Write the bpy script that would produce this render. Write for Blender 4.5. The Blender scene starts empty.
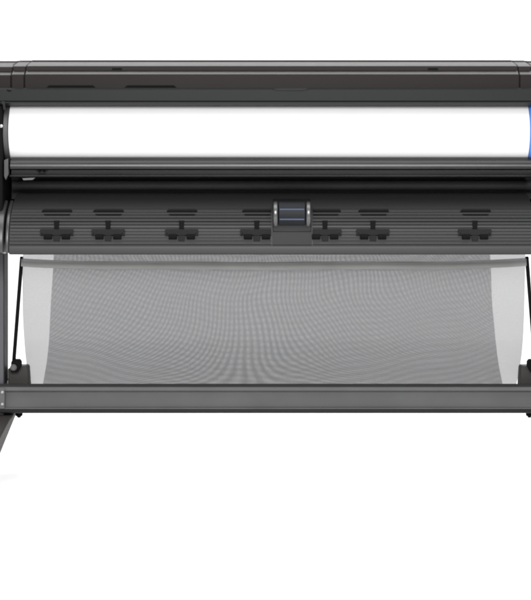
import bpy, bmesh, math, random
from mathutils import Vector, Matrix
random.seed(4)
sc = bpy.context.scene
COL = sc.collection

# ------------------------------------------------------------------ scale
# 1 photo pixel = S metres in the plane Y = 0 (front of the crossbar); the camera
# stands D metres in front of it at the height of photo row H0.
S, D, H0, CX, ZC = 0.0036, 6.0, 150.0, 265.5, 1.16
def wx(px, Y=0.0): return (px - CX) * S * (D + Y) / D
def wz(py, Y=0.0): return ZC + (H0 - py) * S * (D + Y) / D
def at(px, py, Y=0.0): return Vector((wx(px, Y), Y, wz(py, Y)))

# ------------------------------------------------------------------ materials
def new_mat(name):
    m = bpy.data.materials.new(name); m.use_nodes = True
    nt = m.node_tree; nt.nodes.clear()
    out = nt.nodes.new('ShaderNodeOutputMaterial')
    return m, nt, out
def plain(name, col, rough=0.45, metal=0.0, spec=0.5, bump=0.0, scale=300.0, var=0.10, stretch=None, coat=0.0):
    m, nt, out = new_mat(name)
    b = nt.nodes.new('ShaderNodeBsdfPrincipled')
    b.inputs['Roughness'].default_value = rough
    b.inputs['Metallic'].default_value = metal
    b.inputs['Specular IOR Level'].default_value = spec
    b.inputs['Coat Weight'].default_value = coat
    b.inputs['Coat Roughness'].default_value = 0.15
    tc = nt.nodes.new('ShaderNodeTexCoord')
    mp = nt.nodes.new('ShaderNodeMapping')
    if stretch: mp.inputs['Scale'].default_value = stretch
    nt.links.new(tc.outputs['Object'], mp.inputs['Vector'])
    n1 = nt.nodes.new('ShaderNodeTexNoise'); n1.inputs['Scale'].default_value = 6.0; n1.inputs['Detail'].default_value = 5
    nt.links.new(mp.outputs[0], n1.inputs['Vector'])
    r = nt.nodes.new('ShaderNodeValToRGB')
    e = r.color_ramp.elements
    e[0].position = 0.3; e[1].position = 0.7
    e[0].color = [c * (1 - var) for c in col] + [1]
    e[1].color = [min(1, c * (1 + var)) for c in col] + [1]
    nt.links.new(n1.outputs['Fac'], r.inputs['Fac'])
    nt.links.new(r.outputs['Color'], b.inputs['Base Color'])
    rr = nt.nodes.new('ShaderNodeMapRange')
    rr.inputs['To Min'].default_value = max(0.03, rough - 0.06); rr.inputs['To Max'].default_value = min(1, rough + 0.06)
    nt.links.new(n1.outputs['Fac'], rr.inputs['Value']); nt.links.new(rr.outputs[0], b.inputs['Roughness'])
    if bump > 0:
        n2 = nt.nodes.new('ShaderNodeTexNoise'); n2.inputs['Scale'].default_value = scale
        nt.links.new(mp.outputs[0], n2.inputs['Vector'])
        bp = nt.nodes.new('ShaderNodeBump'); bp.inputs['Strength'].default_value = bump; bp.inputs['Distance'].default_value = 0.001
        nt.links.new(n2.outputs['Fac'], bp.inputs['Height']); nt.links.new(bp.outputs[0], b.inputs['Normal'])
    nt.links.new(b.outputs[0], out.inputs['Surface'])
    return m
def fabric(name, op, amp, col, vk=0.72):
    """open weave: opacity follows the threads of the UV grid (one unit = one thread)"""
    m, nt, out = new_mat(name)
    uv = nt.nodes.new('ShaderNodeUVMap'); uv.uv_map = 'weave'
    sp = nt.nodes.new('ShaderNodeSeparateXYZ'); nt.links.new(uv.outputs[0], sp.inputs[0])
    def cosn(sock):
        a = nt.nodes.new('ShaderNodeMath'); a.operation = 'MULTIPLY'; a.inputs[1].default_value = 2 * math.pi
        nt.links.new(sock, a.inputs[0])
        c = nt.nodes.new('ShaderNodeMath'); c.operation = 'COSINE'; nt.links.new(a.outputs[0], c.inputs[0])
        return c
    cu, cv = cosn(sp.outputs['X']), cosn(sp.outputs['Y'])
    ad = nt.nodes.new('ShaderNodeMath'); ad.operation = 'MULTIPLY_ADD'; ad.inputs[1].default_value = vk
    nt.links.new(cv.outputs[0], ad.inputs[0]); nt.links.new(cu.outputs[0], ad.inputs[2])
    mu = nt.nodes.new('ShaderNodeMath'); mu.operation = 'MULTIPLY_ADD'
    nt.links.new(ad.outputs[0], mu.inputs[0]); mu.inputs[1].default_value = amp; mu.inputs[2].default_value = op
    mu.use_clamp = True
    tr = nt.nodes.new('ShaderNodeBsdfTransparent')
    di = nt.nodes.new('ShaderNodeBsdfDiffuse'); di.inputs['Color'].default_value = (*col, 1)
    mx = nt.nodes.new('ShaderNodeMixShader')
    nt.links.new(mu.outputs[0], mx.inputs[0]); nt.links.new(tr.outputs[0], mx.inputs[1]); nt.links.new(di.outputs[0], mx.inputs[2])
    nt.links.new(mx.outputs[0], out.inputs['Surface'])
    return m

M = dict(
    cover=plain('cover_plastic', (0.0105, 0.0074, 0.0071), 0.40, spec=0.14, bump=0.05, scale=500, stretch=(0.3, 1, 1)),
    rail=plain('rail_painted_metal', (0.0082, 0.0090, 0.0089), 0.45, spec=0.16, bump=0.08, scale=400, stretch=(0.05, 1, 1)),
    black=plain('black_plastic', (0.0045, 0.0045, 0.0045), 0.75, spec=0.06, bump=0.05),
    dark=plain('dark_plastic', (0.0125, 0.0125, 0.0125), 0.7, spec=0.1, bump=0.05),
    beam=plain('glossy_guide_beam', (0.011, 0.011, 0.011), 0.28, spec=0.38, var=0.3, bump=0.6, scale=14, stretch=(0.7, 1, 1)),
    platen=plain('platen_plastic', (0.023, 0.023, 0.0235), 0.42, spec=0.27, bump=0.05, stretch=(0.1, 1, 1)),
    metal=plain('stand_painted_steel', (0.070, 0.070, 0.072), 0.5, spec=0.4, bump=0.1, scale=500),
    latch=plain('latch_housing_plastic', (0.012, 0.012, 0.0122), 0.5, spec=0.2, bump=0.05),
    throat=plain('throat_plastic', (0.028, 0.028, 0.028), 0.6, spec=0.3, bump=0.1, scale=40),
    cap=plain('glossy_end_cap', (0.030, 0.030, 0.031), 0.28, spec=0.6),
    flange=plain('flange_plastic', (0.040, 0.040, 0.042), 0.5),
    leg=plain('leg_painted_steel', (0.070, 0.070, 0.077), 0.5, spec=0.3, bump=0.1, scale=500),
    trim_shade=plain('dark_trim_and_shade', (0.011, 0.011, 0.011), 0.6, spec=0.25),  # near-black trim; also the painted shade on crossbar bottom and leg sides
    foot=plain('foot_cast_grey', (0.030, 0.0275, 0.025), 0.55, spec=0.3, bump=0.1),
    steel=plain('bright_steel', (0.34, 0.34, 0.34), 0.45, metal=1.0),
    tab=plain('grey_tab', (0.07, 0.07, 0.07), 0.45),
    paper=plain('white_media', (0.66, 0.66, 0.66), 0.6, spec=0.25, var=0.012),
    blue=plain('blue_flange_plastic', (0.06, 0.20, 0.60), 0.4),
    navy=plain('navy_gloss', (0.010, 0.011, 0.013), 0.5, spec=0.14),
    hem=plain('hem_webbing', (0.215, 0.215, 0.21), 0.85, spec=0.2, bump=0.35, scale=900),
    floor=plain('white_floor', (0.90, 0.90, 0.90), 0.7, spec=0.1, var=0.01),
    mesh_f=fabric('front_net', 0.765, 0.235, (0.195, 0.195, 0.20)),
    mesh_r=fabric('rear_net', 0.765, 0.235, (0.195, 0.195, 0.20)),
)

# ------------------------------------------------------------------ builders
def link(name, bm, mat, parent=None, bevel=0.0, seg=2, smooth=35):
    bmesh.ops.recalc_face_normals(bm, faces=bm.faces)
    me = bpy.data.meshes.new(name); bm.to_mesh(me); bm.free()
    for p in me.polygons: p.use_smooth = True
    me.set_sharp_from_angle(angle=math.radians(smooth))
    me.materials.append(mat)
    o = bpy.data.objects.new(name, me); COL.objects.link(o)
    if parent: o.parent = parent
    if bevel:
        b = o.modifiers.new('edge', 'BEVEL'); b.width = bevel; b.segments = seg; b.limit_method = 'ANGLE'
        b.angle_limit = math.radians(30); b.harden_normals = False
    return o
def extrude_x(bm, prof, x0, x1):
    """prof: (Y, Z) world outline; x0, x1 metres"""
    a = [bm.verts.new((x0, y, z)) for y, z in prof]
    b = [bm.verts.new((x1, y, z)) for y, z in prof]
    n = len(prof)
    for i in range(n):
        bm.faces.new((a[i], a[(i + 1) % n], b[(i + 1) % n], b[i]))
    bm.faces.new(a); bm.faces.new(b[::-1])
def rows(pts): return [(Y, wz(py, Y)) for Y, py in pts]
def bar(name, pts, px0, px1, Yx, mat, parent, bevel=0.0, smooth=35):
    bm = bmesh.new(); extrude_x(bm, rows(pts), wx(px0, Yx), wx(px1, Yx))
    return link(name, bm, mat, parent, bevel, smooth=smooth)
def add_box(bm, lo, hi):
    c = [(x, y, z) for x in (lo[0], hi[0]) for y in (lo[1], hi[1]) for z in (lo[2], hi[2])]
    v = [bm.verts.new(p) for p in c]
    for f in ((0, 1, 3, 2), (4, 6, 7, 5), (0, 4, 5, 1), (2, 3, 7, 6), (0, 2, 6, 4), (1, 5, 7, 3)):
        bm.faces.new([v[i] for i in f])
def pbox(bm, px0, py0, px1, py1, Y0, Y1):
    """box whose front face (at Y0) fills a photo rectangle"""
    add_box(bm, (wx(px0, Y0), Y0, wz(py1, Y0)), (wx(px1, Y0), Y1, wz(py0, Y0)))
def ring(bm, c, axis, r, n=32):
    axis = axis.normalized()
    u = axis.orthogonal().normalized(); w = axis.cross(u)
    return [bm.verts.new(c + u * (r * math.cos(2 * math.pi * k / n)) + w * (r * math.sin(2 * math.pi * k / n))) for k in range(n)]
def lathe(bm, p, axis, steps, n=32):
    """steps: (distance along axis, radius)"""
    axis = axis.normalized(); rs = [ring(bm, p + axis * d, axis, max(r, 1e-4), n) for d, r in steps]
    for a, b in zip(rs, rs[1:]):
        for k in range(n): bm.faces.new((a[k], a[(k + 1) % n], b[(k + 1) % n], b[k]))
    bm.faces.new(rs[0][::-1]); bm.faces.new(rs[-1])
def plate(bm, pts, Y0, Y1):
    """photo outline, front at Y0, back at Y1 (prism along Y)"""
    a = [bm.verts.new(at(px, py, Y0)) for px, py in pts]
    b = [bm.verts.new(v.co + Vector((0, Y1 - Y0, 0))) for v in a]
    n = len(pts)
    for i in range(n): bm.faces.new((a[i], b[i], b[(i + 1) % n], a[(i + 1) % n]))
    bm.faces.new(a); bm.faces.new(b[::-1])

# ------------------------------------------------------------------ setting: white studio sweep
bm = bmesh.new()
prof = [(-9.0, 0.0), (1.6, 0.0)]
R = 1.2
for k in range(1, 17):
    a = math.pi / 2 * k / 16
    prof.append((1.6 + R * math.sin(a), R - R * math.cos(a)))
prof.append((1.6 + R, 7.0))
va = [bm.verts.new((-9, y, z)) for y, z in prof]; vb = [bm.verts.new((9, y, z)) for y, z in prof]
for i in range(len(prof) - 1): bm.faces.new((va[i], va[i + 1], vb[i + 1], vb[i]))
fl = link('floor', bm, M['floor']); fl['kind'] = 'structure'
fl['label'] = 'seamless white studio floor sweeping up behind the printer'

# ------------------------------------------------------------------ the printer
P = bpy.data.objects.new('large_format_printer', None); COL.objects.link(P)
P['label'] = 'wide dark grey large format printer on a steel stand with a grey net basket'
P['category'] = 'printer'
def part(o, label=None):
    if label: o['label'] = label
    return o
XL, XR = -46, 590            # outer ends (photo pixels), beyond both picture edges

# --- body shell behind everything
bm = bmesh.new()
extrude_x(bm, rows([(0.06, 92), (0.06, 200), (0.14, 244), (0.46, 232), (0.46, 66), (0.10, 66)]), wx(XL + 8), wx(XR - 8))
link('body_shell', bm, M['dark'], P, 0.006)

# --- top cover
cov = [(-0.203, 88.6), (-0.203, 86), (-0.2045, 75.0), (-0.2035, 74.2), (-0.178, 71.3), (-0.1695, 70.2), (-0.166, 67.6),
       (-0.163, 66.0), (-0.135, 64.4), (-0.085, 62.8), (-0.050, 61.9), (-0.040, 61.6), (-0.036, 60.3), (-0.02, 59.9), (0.02, 60.0), (0.30, 62),
       (0.44, 70), (0.45, 120), (0.10, 120), (0.0, 88.6)]
cover = bar('top_cover', cov, 25.5, 518.5, -0.2, M['cover'], P, smooth=16)
for x0, x1 in ((46, 96), (124, 177)):
    bm = bmesh.new(); plate(bm, [(x0, 88), (x0 + 3, 85.2), (x1 - 3, 85.2), (x1, 88)], -0.2060, -0.199)
    link('finger_slot_shade', bm, M['black'], cover, 0.0008)  # raised black plate, painting the shade inside a slot
for cx in (117, 433):
    bm = bmesh.new(); plate(bm, [(cx - 5.5, 69.2), (cx - 4.5, 68.0), (cx + 4.5, 68.0), (cx + 5.5, 69.2), (cx + 4, 69.8), (cx - 4, 69.8)], -0.1695, -0.16)
    link('cover_button', bm, M['black'], cover, 0.0006)
# stepped end caps either side of the cover
def scaled(dz, dy):
    return [(y + dy, py + dz) for y, py in cov]
for side in (0, 1):
    mir = (lambda x: x) if side == 0 else (lambda x: 544 - x)
    a, b = sorted((mir(11.8), mir(24.2)))
    c1 = bar('cover_end_cap', scaled(0.3, -0.002), a, b, -0.2, M['cover'], P, 0.002, 16)
    a, b = sorted((mir(-44), mir(10.8)))
    bar('cover_end_cap', scaled(0.9, 0.002), a, b, -0.2, M['cover'], P, 0.002, 16)
    a, b = sorted((mir(24.0), mir(26.0)))
    bm = bmesh.new()
    extrude_x(bm, rows([(y + 0.008, py + 0.7) for y, py in cov]), wx(mir(9), -0.2) if side == 0 else wx(mir(27), -0.2), wx(mir(27), -0.2) if side == 0 else wx(mir(9), -0.2))
    link('cover_seam', bm, M['dark'], P)

# --- rail across the front, over the roll
rl = [(-0.2340, 87.7), (-0.2400, 88.1), (-0.2480, 89.7), (-0.2480, 100.6), (-0.2460, 101.4), (-0.2520, 102.0), (-0.2520, 102.9), (-0.2460, 103.6),
      (-0.2220, 105.4), (-0.20, 106.0), (-0.1800, 100), (-0.1950, 88.8), (-0.2100, 88.2)]
rail = bar('front_rail', rl, XL, XR, -0.27, M['rail'], P, smooth=30)
bm = bmesh.new(); plate(bm, [(272, 88.2), (309, 88.2), (304, 90.6), (277, 90.6)], -0.2505, -0.246)
link('rail_catch', bm, M['rail'], rail, 0.0008)
bm = bmesh.new(); plate(bm, [(7.0, 89.2), (11.5, 90.6), (9.0, 91.6), (6.6, 90.4)], -0.2505, -0.246)
link('rail_catch', bm, M['black'], rail)

# --- side housings (mostly beyond the frame)
hs = [(-0.235, 105), (-0.235, 240), (-0.22, 252), (-0.19, 254), (0.30, 250), (0.40, 238), (0.40, 105)]
for x0, x1 in ((XL, 2.6), (541.4, XR)):
    h = bar('side_housing', hs, x0, x1, -0.235, M['black'], P, 0.006)
# spindle bracket, left end, next to the roll
bm = bmesh.new(); plate(bm, [(1.6, 100.6), (5.2, 101.4), (5.0, 110), (3.4, 110), (2.6, 104), (1.4, 104)], -0.2545, -0.240)
link('spindle_bracket', bm, M['rail'], P, 0.001)
bm = bmesh.new(); lathe(bm, at(1.4, 126, -0.235), Vector((0, -1, 0)), [(0, .006), (.004, .006), (.005, .004)], 16)
link('bolt', bm, M['steel'], P)
# lit inner cheek below the roll on the left
bm = bmesh.new(); plate(bm, [(4.0, 160), (8.0, 158.5), (8.6, 174), (5.6, 180), (4.0, 176)], -0.236, -0.21)
link('inner_cheek', bm, M['cap'], P, 0.0015)

# --- guide beam below the roll
bp_ = []
for k in range(13):                                    # rounded upper face
    a = math.radians(90 - 100 * k / 12)
    bp_.append((-0.190 - 0.034 * math.cos(a), 167.0 - 9.8 * math.sin(a)))
bp_ += [(-0.215, 169.4), (-0.196, 170.2), (-0.194, 173.9), (-0.214, 174.4), (-0.232, 175.2), (-0.2365, 176.2), (-0.232, 177.0), (-0.06, 177.4), (-0.06, 168.5), (-0.15, 168), (-0.182, 163)]
beam = bar('guide_beam', bp_, 9.0, 536, -0.25, M['beam'], P, smooth=28)
bm = bmesh.new(); plate(bm, [(22, 178.2), (35, 177.6), (32.5, 179.9), (23.5, 180.3)], -0.2340, -0.205)
link('metal_tab', bm, M['tab'], beam, 0.001)
bm = bmesh.new(); plate(bm, [(35.5, 169.6), (48.5, 169.6), (45.0, 173.6), (39.0, 173.6)], -0.1990, -0.193)
tp = link('arrow_plate', bm, M['rail'], beam, 0.0006)
for cx in (39.8, 44.2):
    bm = bmesh.new(); plate(bm, [(cx - 1.7, 170.3), (cx + 1.7, 170.3), (cx, 172.9)], -0.2005, -0.1988)
    link('arrow_mark', bm, M['black'], tp)
# --- dark throat
bar('throat_wall', [(-0.03, 177), (-0.03, 199), (0.055, 199), (0.055, 177)], 3.4, 540, -0.1, M['throat'], P)
# --- media roller seen in the throat
bm = bmesh.new()
lathe(bm, at(12, 185, -0.075), Vector((1, 0, 0)), [(0, .006), (0.002, .017), (wx(536, -.06) - wx(12, -.06) - 0.002, .017), (wx(536, -.06) - wx(12, -.06), .006)], 24)
link('feed_roller', bm, M['throat'], P)

# --- curved output platen
curve = [(-0.02, 194.0), (-0.06, 192.6), (-0.105, 193.8), (-0.14, 196.4), (-0.17, 199.8), (-0.195, 204.0), (-0.215, 207.5), (-0.238, 212.5),
         (-0.256, 218), (-0.268, 224), (-0.277, 231), (-0.283, 238), (-0.287, 245)]
def curve_at(py):
    for (ya, pa), (yb, pb) in zip(curve[1:], curve[2:]):
        if pa <= py <= pb:
            t = (py - pa) / (pb - pa); return ya + (yb - ya) * t
    return curve[-1][0]
pl = curve + [(-0.290, 246.2), (-0.2915, 248.0), (-0.2915, 253.4), (-0.288, 254.4), (-0.27, 254.6), (-0.25, 250.6), (0.02, 249), (0.02, 230)]
platen = bar('output_platen', pl, 9.6, 535, -0.28, M['platen'], P, smooth=25)
# ribbed facing, left and right of the latch
def ribbed(px0, px1):
    pts = []; py = 208.6; i = 0
    front = []
    while py < 243:
        h = 0.0050 if i not in (2, 3) else 0.0075
        front += [(curve_at(py) - 0.0008, py), (curve_at(py + .35) - h * .75, py + .40), (curve_at(py + 1) - h, py + 1.1),
                  (curve_at(py + 1.9) - h * .9, py + 2.0), (curve_at(py + 2.4) - h * .4, py + 2.55), (curve_at(py + 2.7) - 0.0008, py + 2.75)]
        py += 3.35; i += 1
    y_end = front[-1][1]
    back = [(curve_at(y_end) + 0.012, y_end + .2), (curve_at(225) + 0.012, 225), (curve_at(210) + .012, 209.0)]
    return bar('ribbed_facing', front + back, px0, px1, -0.27, M['platen'], P, smooth=20)
rib_l = ribbed(10.5, 271.3); rib_r = ribbed(312.6, 534)

# --- roller brackets mounted on the ribbed facing
def strip_on_curve(bm, xs, pys, off, back=0.004):
    """solid strip lying on the platen: half widths xs at rows pys"""
    f, g = [], []
    for (a, b), p in zip(xs, pys):
        Y = curve_at(p) - off
        f.append((bm.verts.new(at(a, p, Y)), bm.verts.new(at(b, p, Y))))
        g.append((bm.verts.new(at(a, p, Y) + Vector((0, off - back, 0))), bm.verts.new(at(b, p, Y) + Vector((0, off - back, 0)))))
    n = len(pys)
    for k in range(n - 1):
        bm.faces.new((f[k][0], f[k][1], f[k + 1][1], f[k + 1][0])); bm.faces.new((g[k][0], g[k + 1][0], g[k + 1][1], g[k][1]))
        bm.faces.new((f[k][0], f[k + 1][0], g[k + 1][0], g[k][0])); bm.faces.new((f[k][1], g[k][1], g[k + 1][1], f[k + 1][1]))
    bm.faces.new((f[0][0], g[0][0], g[0][1], f[0][1])); bm.faces.new((f[-1][0], f[-1][1], g[-1][1], g[-1][0]))
def bracket(cx, lo=0, hi=999):
    c = lambda x: min(max(x, lo), hi)
    Yf = curve_at(232) - 0.0135
    bm = bmesh.new()
    right = [(cx + 16.5, 229.4), (cx + 16.5, 235.0), (cx + 15.0, 235.2), (cx + 14.4, 233.2), (cx + 13.6, 235.2)] if cx + 16.5 < hi else [(hi, 229.4), (hi, 235.2)]
    left = [(cx - 13.6, 235.2), (cx - 14.4, 233.2), (cx - 15.0, 235.2), (cx - 16.5, 235.0), (cx - 16.5, 229.4)] if cx - 16.5 > lo else [(lo, 235.2), (lo, 229.4)]
    plate(bm, right + left, Yf, Yf + 0.018)
    b = link('roller_bracket', bm, M['dark'], P, 0.0012)
    bm = bmesh.new()
    strip_on_curve(bm, [(cx - 2.7, cx + 2.7), (cx - 2.4, cx + 2.4), (cx - 2.2, cx + 2.2)], [220.4, 225, 229.6], 0.0088)
    link('stem', bm, M['black'], b, 0.001)
    bm = bmesh.new()
    strip_on_curve(bm, [(c(cx - 13.0), c(cx + 15.0)), (c(cx - 15), c(cx + 16)), (c(cx - 13), c(cx + 14)), (c(cx - 8), c(cx + 10))], [209.0, 211.4, 214, 216.4], 0.0044)
    link('pocket_shade', bm, M['black'], b, 0.0006)  # black strip on the facing paints the shade of a recess
    for sx in (-1, 1):
        bm = bmesh.new()
        lathe(bm, Vector((wx(cx + sx * 9.0 - 4.0, Yf), Yf + .004, wz(236.6, Yf))), Vector((1, 0, 0)), [(0, .004), (.001, .0095), (8.0 * S - .001, .0095), (8.0 * S, .004)], 18)
        link('wheel', bm, M['black'], b)
    bm = bmesh.new()
    plate(bm, [(cx - 3.6, 235.2), (cx + 3.6, 235.2), (cx + 3.2, 241.4), (cx - 3.2, 241.4)], Yf + 0.001, Yf + 0.014)
    link('knob', bm, M['dark'], b, 0.0015)
for cx in (56.5, 108, 181.5, 256.8, 325, 373, 475):
    bracket(cx, *((0, 271.2) if cx == 256.8 else (312.7, 999) if cx == 325 else ()))

# --- central latch
bm = bmesh.new()
prof = [(curve_at(p) - 0.004, p) for p in (198.6, 202, 206, 210, 215, 220, 226, 231)] + [(-0.279, 232.6), (-0.27, 233), (-0.2, 230), (-0.12, 202)]
extrude_x(bm, rows(prof), wx(272.6, -.27), wx(311.4, -.27))
latch = link('center_latch', bm, M['latch'], P, 0.003)
bm = bmesh.new(); strip_on_curve(bm, [(272.2, 311.8)] * 5, [232.0, 235, 238, 241, 244.6], 0.0022)
link('latch_apron', bm, M['latch'], latch)
lat_prof = []
for k in range(15):
    a = math.radians(78 - 150 * k / 14)
    lat_prof.append((-0.250 - 0.036 * math.cos(a), 215.2 - 14.0 * math.sin(a)))
lat_prof += [(-0.2, 228), (-0.2, 204)]
bm = bmesh.new(); extrude_x(bm, rows(lat_prof), wx(278.6, -.28), wx(305.4, -.28))
lh = link('latch_grip', bm, M['navy'], latch, 0.0025)
for py in (209.4, 219.4):
    yy = -0.250 - 0.036 * math.sqrt(max(0, 1 - ((215.2 - py) / 14.0) ** 2)) - .0018
    bm = bmesh.new(); plate(bm, [(279.6, py - .75), (304.4, py - .75), (304.4, py + .75), (279.6, py + .75)], yy, yy + 0.008)
    link('grip_highlight', bm, plain('blue_grey_highlight', (0.05, 0.066, 0.105), 0.45, spec=0.2), lh, 0.001)  # lighter blue-grey bar paints a highlight line across the grip
for x0, x1 in ((273.2, 277.8), (306.2, 310.8)):
    bm = bmesh.new(); cp = []
    for k in range(17):
        a = math.radians(86 - 172 * k / 16)
        cp.append((-0.252 - 0.040 * math.cos(a), 215.6 - 14.4 * math.sin(a)))
    extrude_x(bm, rows(cp + [(-0.22, 229), (-0.22, 203)]), wx(x0, -.28), wx(x1, -.28))
    link('latch_cheek', bm, plain('satin_cheek', (0.035, 0.035, 0.036), 0.27, spec=0.8, coat=0.3), latch, 0.005, 4)

# --- rounded end caps of the platen
for px0, px1 in ((-2.4, 3.8), (5.8, 9.6), (535.4, 539), (541, 547)):
    bm = bmesh.new()
    pr = [(y - .003, p) for y, p in curve[4:]] + [(-0.288, 253), (-0.20, 253.5), (-0.12, 215)]
    extrude_x(bm, rows(pr), wx(px0, -.27), wx(px1, -.27))
    link('platen_end_cap', bm, M['cap'], P, 0.005, 4)

# ------------------------------------------------------------------ stand
def stand_leg(px0, px1):
    bm = bmesh.new()
    pbox(bm, px0, 246, px1, 420, -0.012, 0.078)
    leg = link('stand_leg', bm, M['leg'], P, 0.004, 3)
    return leg
leg_l = stand_leg(-26, 3.7); leg_r = stand_leg(540.4, 570)
for lg, x0, x1 in ((leg_l, 3.7, 4.3), (leg_r, 539.8, 540.4)):       # dark strip: shade of the leg's inner side, painted as colour
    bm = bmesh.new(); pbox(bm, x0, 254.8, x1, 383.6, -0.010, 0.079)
    link('painted_side_shade', bm, M['trim_shade'], lg)
# open channel crossbar
cb = [(-0.040, 386.6), (-0.0445, 387.4), (-0.0445, 390.6), (-0.040, 391.4), (-0.032, 392.2), (-0.030, 393.5), (-0.030, 405.6), (-0.033, 406.8), (-0.041, 407.4),
      (-0.0445, 408.0), (-0.0445, 408.9), (-0.040, 409.4), (0.03, 409.4), (0.03, 386.6)]
cross = bar('crossbar', cb, -22, 566, -0.04, M['metal'], P, smooth=25)
bar('edge_trim_shade', [(-0.034, 383.8), (-0.038, 384.4), (-0.038, 386.8), (0.034, 386.8), (0.034, 383.8)], -22, 566, -0.04, M['trim_shade'], cross, 0.0015)
bar('edge_trim_shade', [(-0.042, 409.2), (-0.043, 410), (-0.041, 412.4), (-0.035, 413.2), (0.034, 413.2), (0.034, 409.2)], -22, 566, -0.04, M['trim_shade'], cross, 0.0015)  # dark colour paints the shade of the down-facing bottom edge
def end_plate(x0, x1, bx):
    bm = bmesh.new(); pbox(bm, x0, 388, x1, 409, -0.050, -0.030)
    ep = link('end_plate', bm, M['metal'], cross, 0.002)
    for py in (392.2, 404.2):
        bm = bmesh.new(); lathe(bm, at(bx, py, -0.050), Vector((0, -1, 0)), [(0, .0055), (.003, .0055), (.0045, .0035)], 16)
        link('bolt', bm, M['steel'], ep)
end_plate(-20, 4.6, 2.4); end_plate(539.4, 564, 541.6)

# feet: cast beams running front to back under each leg
def foot(sgn):
    xin = 13.0 if sgn < 0 else 535.6
    def X(px): return wx(px)
    bm = bmesh.new()
    side = [(-0.52, ZC - 1.085), (-0.52, ZC - 1.030), (-0.30, ZC - 0.985), (-0.07, ZC - 0.954), (0.045, ZC - 0.950), (0.05, ZC - 0.86), (0.40, ZC - 0.85), (0.42, ZC - 0.87), (0.42, ZC - 0.93), (0.10, ZC - 0.962), (-0.01, ZC - 0.985),
            (-0.30, ZC - 1.045)]
    x_in = X(xin + (0 if sgn < 0 else 0)); x_out = x_in + sgn * 0.058
    extrude_x(bm, side, min(x_in, x_out), max(x_in, x_out))
    f = link('foot', bm, M['foot'], P, 0.006, 3)
    for y in (-0.47, 0.38):
        c = Vector((x_in + sgn * 0.21, y, 0.036))
        bm = bmesh.new(); lathe(bm, c + Vector((-0.016, 0, 0)), Vector((1, 0, 0)), [(0, .026), (.004, .035), (.028, .035), (.032, .026)], 28)
        top = (ZC - 1.07) if y < 0 else (ZC - 0.93)
        add_box(bm, (c.x - .026, y - .014, 0.034), (c.x - .0185, y + .014, top + .01)); add_box(bm, (c.x + .0185, y - .014, 0.034), (c.x + .026, y + .014, top + .01))
        add_box(bm, (min(c.x - .026, x_out), y - .02, top - .015), (max(c.x + .026, x_out), y + .02, top + .012))
        link('caster', bm, M['black'], f)
    return f
foot(-1); foot(1)
# end bolts hanging under the crossbar
for px in (19, 529.5):
    bm = bmesh.new(); lathe(bm, at(px, 412.5, 0.02), Vector((0, 0, -1)), [(0, .013), (.010, .013), (.013, .010), (.013, .007), (.018, .006)], 20)
    link('levelling_bolt', bm, M['black'], P)
# blocks behind the crossbar that the basket arms pivot on
def pivot(mir):
    bm = bmesh.new()
    pts = [(mir(8), 392), (mir(8), 368.5), (mir(17), 368.5), (mir(18.5), 366.2), (mir(26.6), 366.2), (mir(27.6), 368), (mir(29.2), 392)]
    plate(bm, pts, 0.037, 0.10)
    pb = link('pivot_block', bm, M['foot'], P, 0.004, 3)
    bm = bmesh.new()
    plate(bm, [(mir(11), 362), (mir(12.5), 359.8), (mir(19), 359.8), (mir(20.8), 362), (mir(20.8), 366.5), (mir(17.5), 372.5), (mir(10.5), 372.5)], 0.012, 0.045)
    link('clamp', bm, M['black'], pb, 0.003, 3)
    bm = bmesh.new()
    lathe(bm, at(mir(13.6), 367.4, 0.012), Vector((0, -1, 0)), [(0, .012), (.006, .012), (.009, .008)], 20)
    link('clamp_screw', bm, M['metal'], pb)
    # arm
    a, b = at(mir(13.6), 364, 0.028), at(mir(21.8), 257, -0.10)
    bm = bmesh.new(); ax = b - a
    lathe(bm, a, ax, [(0, .0062), (.002, .0068), (ax.length - .002, .0068), (ax.length, .0062)], 18)
    link('basket_arm', bm, M['black'], P)
pivot(lambda x: x); pivot(lambda x: 548.6 - x)

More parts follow.
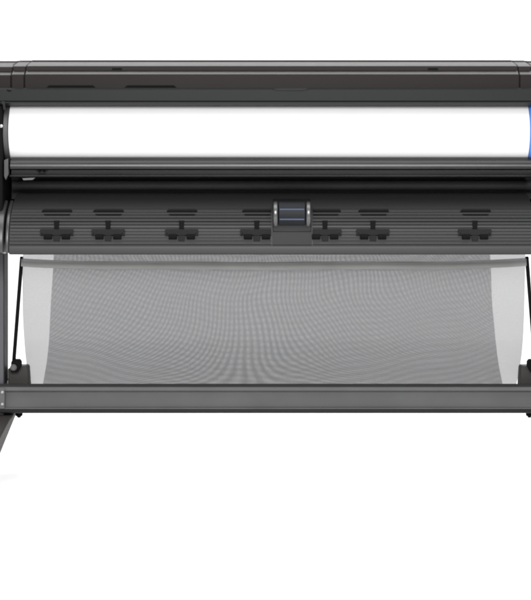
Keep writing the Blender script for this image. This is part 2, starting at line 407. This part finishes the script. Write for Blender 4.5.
# ------------------------------------------------------------------ net basket
B = None
def interp(tab, p):
    for (a, va), (b, vb) in zip(tab, tab[1:]):
        if a <= p <= b:
            t = (p - a) / (b - a); t2 = t
            return va + (vb - va) * t2
    return tab[-1][1] if p > tab[-1][0] else tab[0][1]
def smooth_tab(tab, p):
    """Catmull-Rom through the table"""
    n = len(tab)
    for i in range(n - 1):
        if tab[i][0] <= p <= tab[i + 1][0]:
            p0 = tab[max(0, i - 1)][1]; p1 = tab[i][1]; p2 = tab[i + 1][1]; p3 = tab[min(n - 1, i + 2)][1]
            t = (p - tab[i][0]) / (tab[i + 1][0] - tab[i][0])
            return 0.5 * (2 * p1 + (p2 - p0) * t + (2 * p0 - 5 * p1 + 4 * p2 - p3) * t * t + (3 * p1 - p0 - 3 * p2 + p3) * t ** 3)
    return tab[-1][1] if p > tab[-1][0] else tab[0][1]
def net(name, top, bot, left, right, depth, NU, VD, arc, mat, parent, nx=120, ny=60, wob=0.0, sag=lambda t: 0):
    bm = bmesh.new(); uvl = bm.loops.layers.uv.new('weave')
    g = []; uvs = {}
    for j in range(ny + 1):
        r = j / ny; row = []
        for i in range(nx + 1):
            t = i / nx
            tp = top + sag(t)
            py = tp + (bot - tp) * r
            Y = smooth_tab(depth, py) + wob * math.sin(9 * t + 1.3) * math.sin(math.pi * r) + wob * .5 * math.sin(23 * t) * (1 - r)
            px = smooth_tab(left, py) * (1 - t) + smooth_tab(right, py) * t
            v = bm.verts.new(at(px, py, Y)); row.append(v)
            k = 2 * t - 1; pull = 1.0 if arc > 2 else 0.35          # uneven tension in the cloth
            uvs[v] = (NU * t + pull * (1.3 * math.sin(4.3 * k + 2.6 * r + .4) * (1 - .4 * r) + .45 * math.sin(11 * k - 5 * r) + .25 * math.sin(23 * k + 9 * r)),
                      VD * (py - 260) + arc * k * k + pull * (.8 * math.sin(5.2 * k - 3 * r + 1) + .3 * math.sin(17 * k + 4 * r)))
        g.append(row)
    for j in range(ny):
        for i in range(nx):
            f = bm.faces.new((g[j][i], g[j][i + 1], g[j + 1][i + 1], g[j + 1][i]))
            for l in f.loops: l[uvl].uv = uvs[l.vert]
    return link(name, bm, mat, parent, smooth=180)
basket = bpy.data.objects.new('basket', None); COL.objects.link(basket); basket.parent = P
hem_sag = lambda t: 6.0 * (1 - (2 * t - 1) ** 4) * .55 + .4 * math.sin(17 * t)
net('front_net', 265.0, 405, [(255, 22.2), (270, 22.4), (300, 22.5), (320, 23.0), (340, 24.2), (360, 26.0), (384, 29.2), (406, 33)],
    [(255, 525.5), (270, 525.2), (300, 524.6), (320, 524.0), (340, 523), (360, 521), (384, 516.5), (406, 512)],
    [(255, -0.10), (300, -0.03), (340, 0.05), (366, 0.115), (384, 0.14), (406, 0.15)], 1255, 2.50, 0.0, M['mesh_f'], basket, wob=0.004, sag=hem_sag)
net('rear_net', 236, 406, [(236, 54.5), (270, 53), (300, 51), (340, 49), (360, 47), (384, 43), (406, 39)],
    [(236, 489), (270, 491), (300, 492), (340, 495.5), (360, 498), (384, 502.5), (406, 507)],
    [(236, 0.33), (300, 0.30), (340, 0.27), (384, 0.21), (406, 0.155)], 1203, 2.67, 7.0, M['mesh_r'], basket, wob=0.003)
# hem: a folded band wrapped round the basket's front bar, plus the net strip above it
def hem_band():
    bm = bmesh.new(); nx = 120; loops = []
    for i in range(nx + 1):
        t = i / nx
        px = 21.0 + (526.6 - 21.0) * t
        o = hem_sag(t)
        a, b = 258.3 + o, 266.3 + o + .25 * math.sin(41 * t)
        Y = -0.108 + 0.002 * math.sin(31 * t)
        prof = [(Y + .004, a), (Y - .004, a + .7), (Y - .0052, a + 1.6), (Y - .0052, a + 2.2), (Y - .0066, a + 3.0), (Y - .0075, (a + b) / 2 + .8), (Y - .0065, b - 1.6), (Y - .004, b - .6), (Y, b), (Y + .012, b - 1), (Y + .012, a + 1)]
        loops.append([bm.verts.new(at(px, p, y)) for y, p in prof])
    n = len(loops[0])
    for A, C in zip(loops, loops[1:]):
        for k in range(n): bm.faces.new((A[k], A[(k + 1) % n], C[(k + 1) % n], C[k]))
    bm.faces.new(loops[0]); bm.faces.new(loops[-1][::-1])
    return link('hem', bm, M['hem'], basket, smooth=50)
hem_band()
net('top_net', 251.5, 262.5, [(250, 23), (270, 22.4)], [(250, 525.6), (270, 525.2)], [(250, -0.17), (264, -0.107)], 1255, 2.5, 1.0, M['mesh_f'], basket, nx=120, ny=8, wob=0.003)

# ------------------------------------------------------------------ white media roll: a thing of its own, lying in the bay
Yc, rr = -0.124, 0.112
c0 = at(0, 131.6, Yc); zc = c0.z
xl, xr = wx(8.2, Yc - rr), wx(530.2, Yc - rr)
RO = bpy.data.objects.new('media_roll', None); COL.objects.link(RO)
RO['label'] = 'thick roll of blank white print media loaded in the bay under the front rail'
RO['category'] = 'paper roll'
bm = bmesh.new()
lathe(bm, Vector((xl, Yc, zc)), Vector((1, 0, 0)), [(0, rr - .002), (.0015, rr), (xr - xl - .0015, rr), (xr - xl, rr - .002)], 96)
link('paper', bm, M['paper'], RO)
bm = bmesh.new(); lathe(bm, Vector((xl - .020, Yc, zc)), Vector((1, 0, 0)), [(0, rr - .004), (.003, rr + .001), (.016, rr + .001), (.0195, rr - .003)], 72)
o = link('spindle_flange', bm, M['flange'], RO); o['label'] = 'dark grey end flange of the roll'
bm = bmesh.new(); lathe(bm, Vector((xr + .0005, Yc, zc)), Vector((1, 0, 0)), [(0, rr - .004), (.003, rr + .001), (.016, rr + .001), (.0195, rr - .003)], 72)
o = link('spindle_flange', bm, M['blue'], RO); o['label'] = 'blue end flange of the roll'
for xa, xb in ((xl - .036, xl - .0205), (xr + .0205, xr + .036)):
    bm = bmesh.new(); lathe(bm, Vector((xa, Yc, zc)), Vector((1, 0, 0)), [(0, .022), (xb - xa, .022)], 32)
    link('spindle_core', bm, M['black'], RO)

# ------------------------------------------------------------------ light
w = bpy.data.worlds.new('World'); sc.world = w; w.use_nodes = True
bg = w.node_tree.nodes['Background']; bg.inputs['Color'].default_value = (1, 1, 1, 1); bg.inputs['Strength'].default_value = 0.70
def area(name, loc, target, sx, sy, power):
    l = bpy.data.lights.new(name, 'AREA'); l.shape = 'RECTANGLE'; l.size = sx; l.size_y = sy; l.energy = power
    o = bpy.data.objects.new(name, l); COL.objects.link(o); o.location = loc
    o.rotation_euler = (Vector(target) - Vector(loc)).to_track_quat('-Z', 'Y').to_euler()
    return o
area('overhead_softbox', (0, -1.8, 4.6), (0, -0.8, 0), 6.5, 2.5, 170)
area('front_softbox', (0, -6.4, 3.2), (0, 0, 0.7), 3.8, 1.6, 380)
area('backdrop_light', (0, 1.9, 3.6), (0, 0.9, 0.0), 7.5, 0.6, 130)

# ------------------------------------------------------------------ camera
cd = bpy.data.cameras.new('camera'); cam = bpy.data.objects.new('camera', cd); COL.objects.link(cam)
cam.location = (0, -D, ZC); cam.rotation_euler = (math.radians(90), 0, 0)
cd.sensor_fit = 'HORIZONTAL'; cd.sensor_width = 36.0; cd.lens = 36.0 * D / (531 * S)
cd.shift_y = -(300.0 - H0) / 531.0
cd.clip_start = 0.1; cd.clip_end = 100
sc.camera = cam
sc.view_settings.view_transform = 'Standard'; sc.view_settings.look = 'None'
sc.view_settings.exposure = 0; sc.view_settings.gamma = 1
sc.cycles.filter_width = 2.2
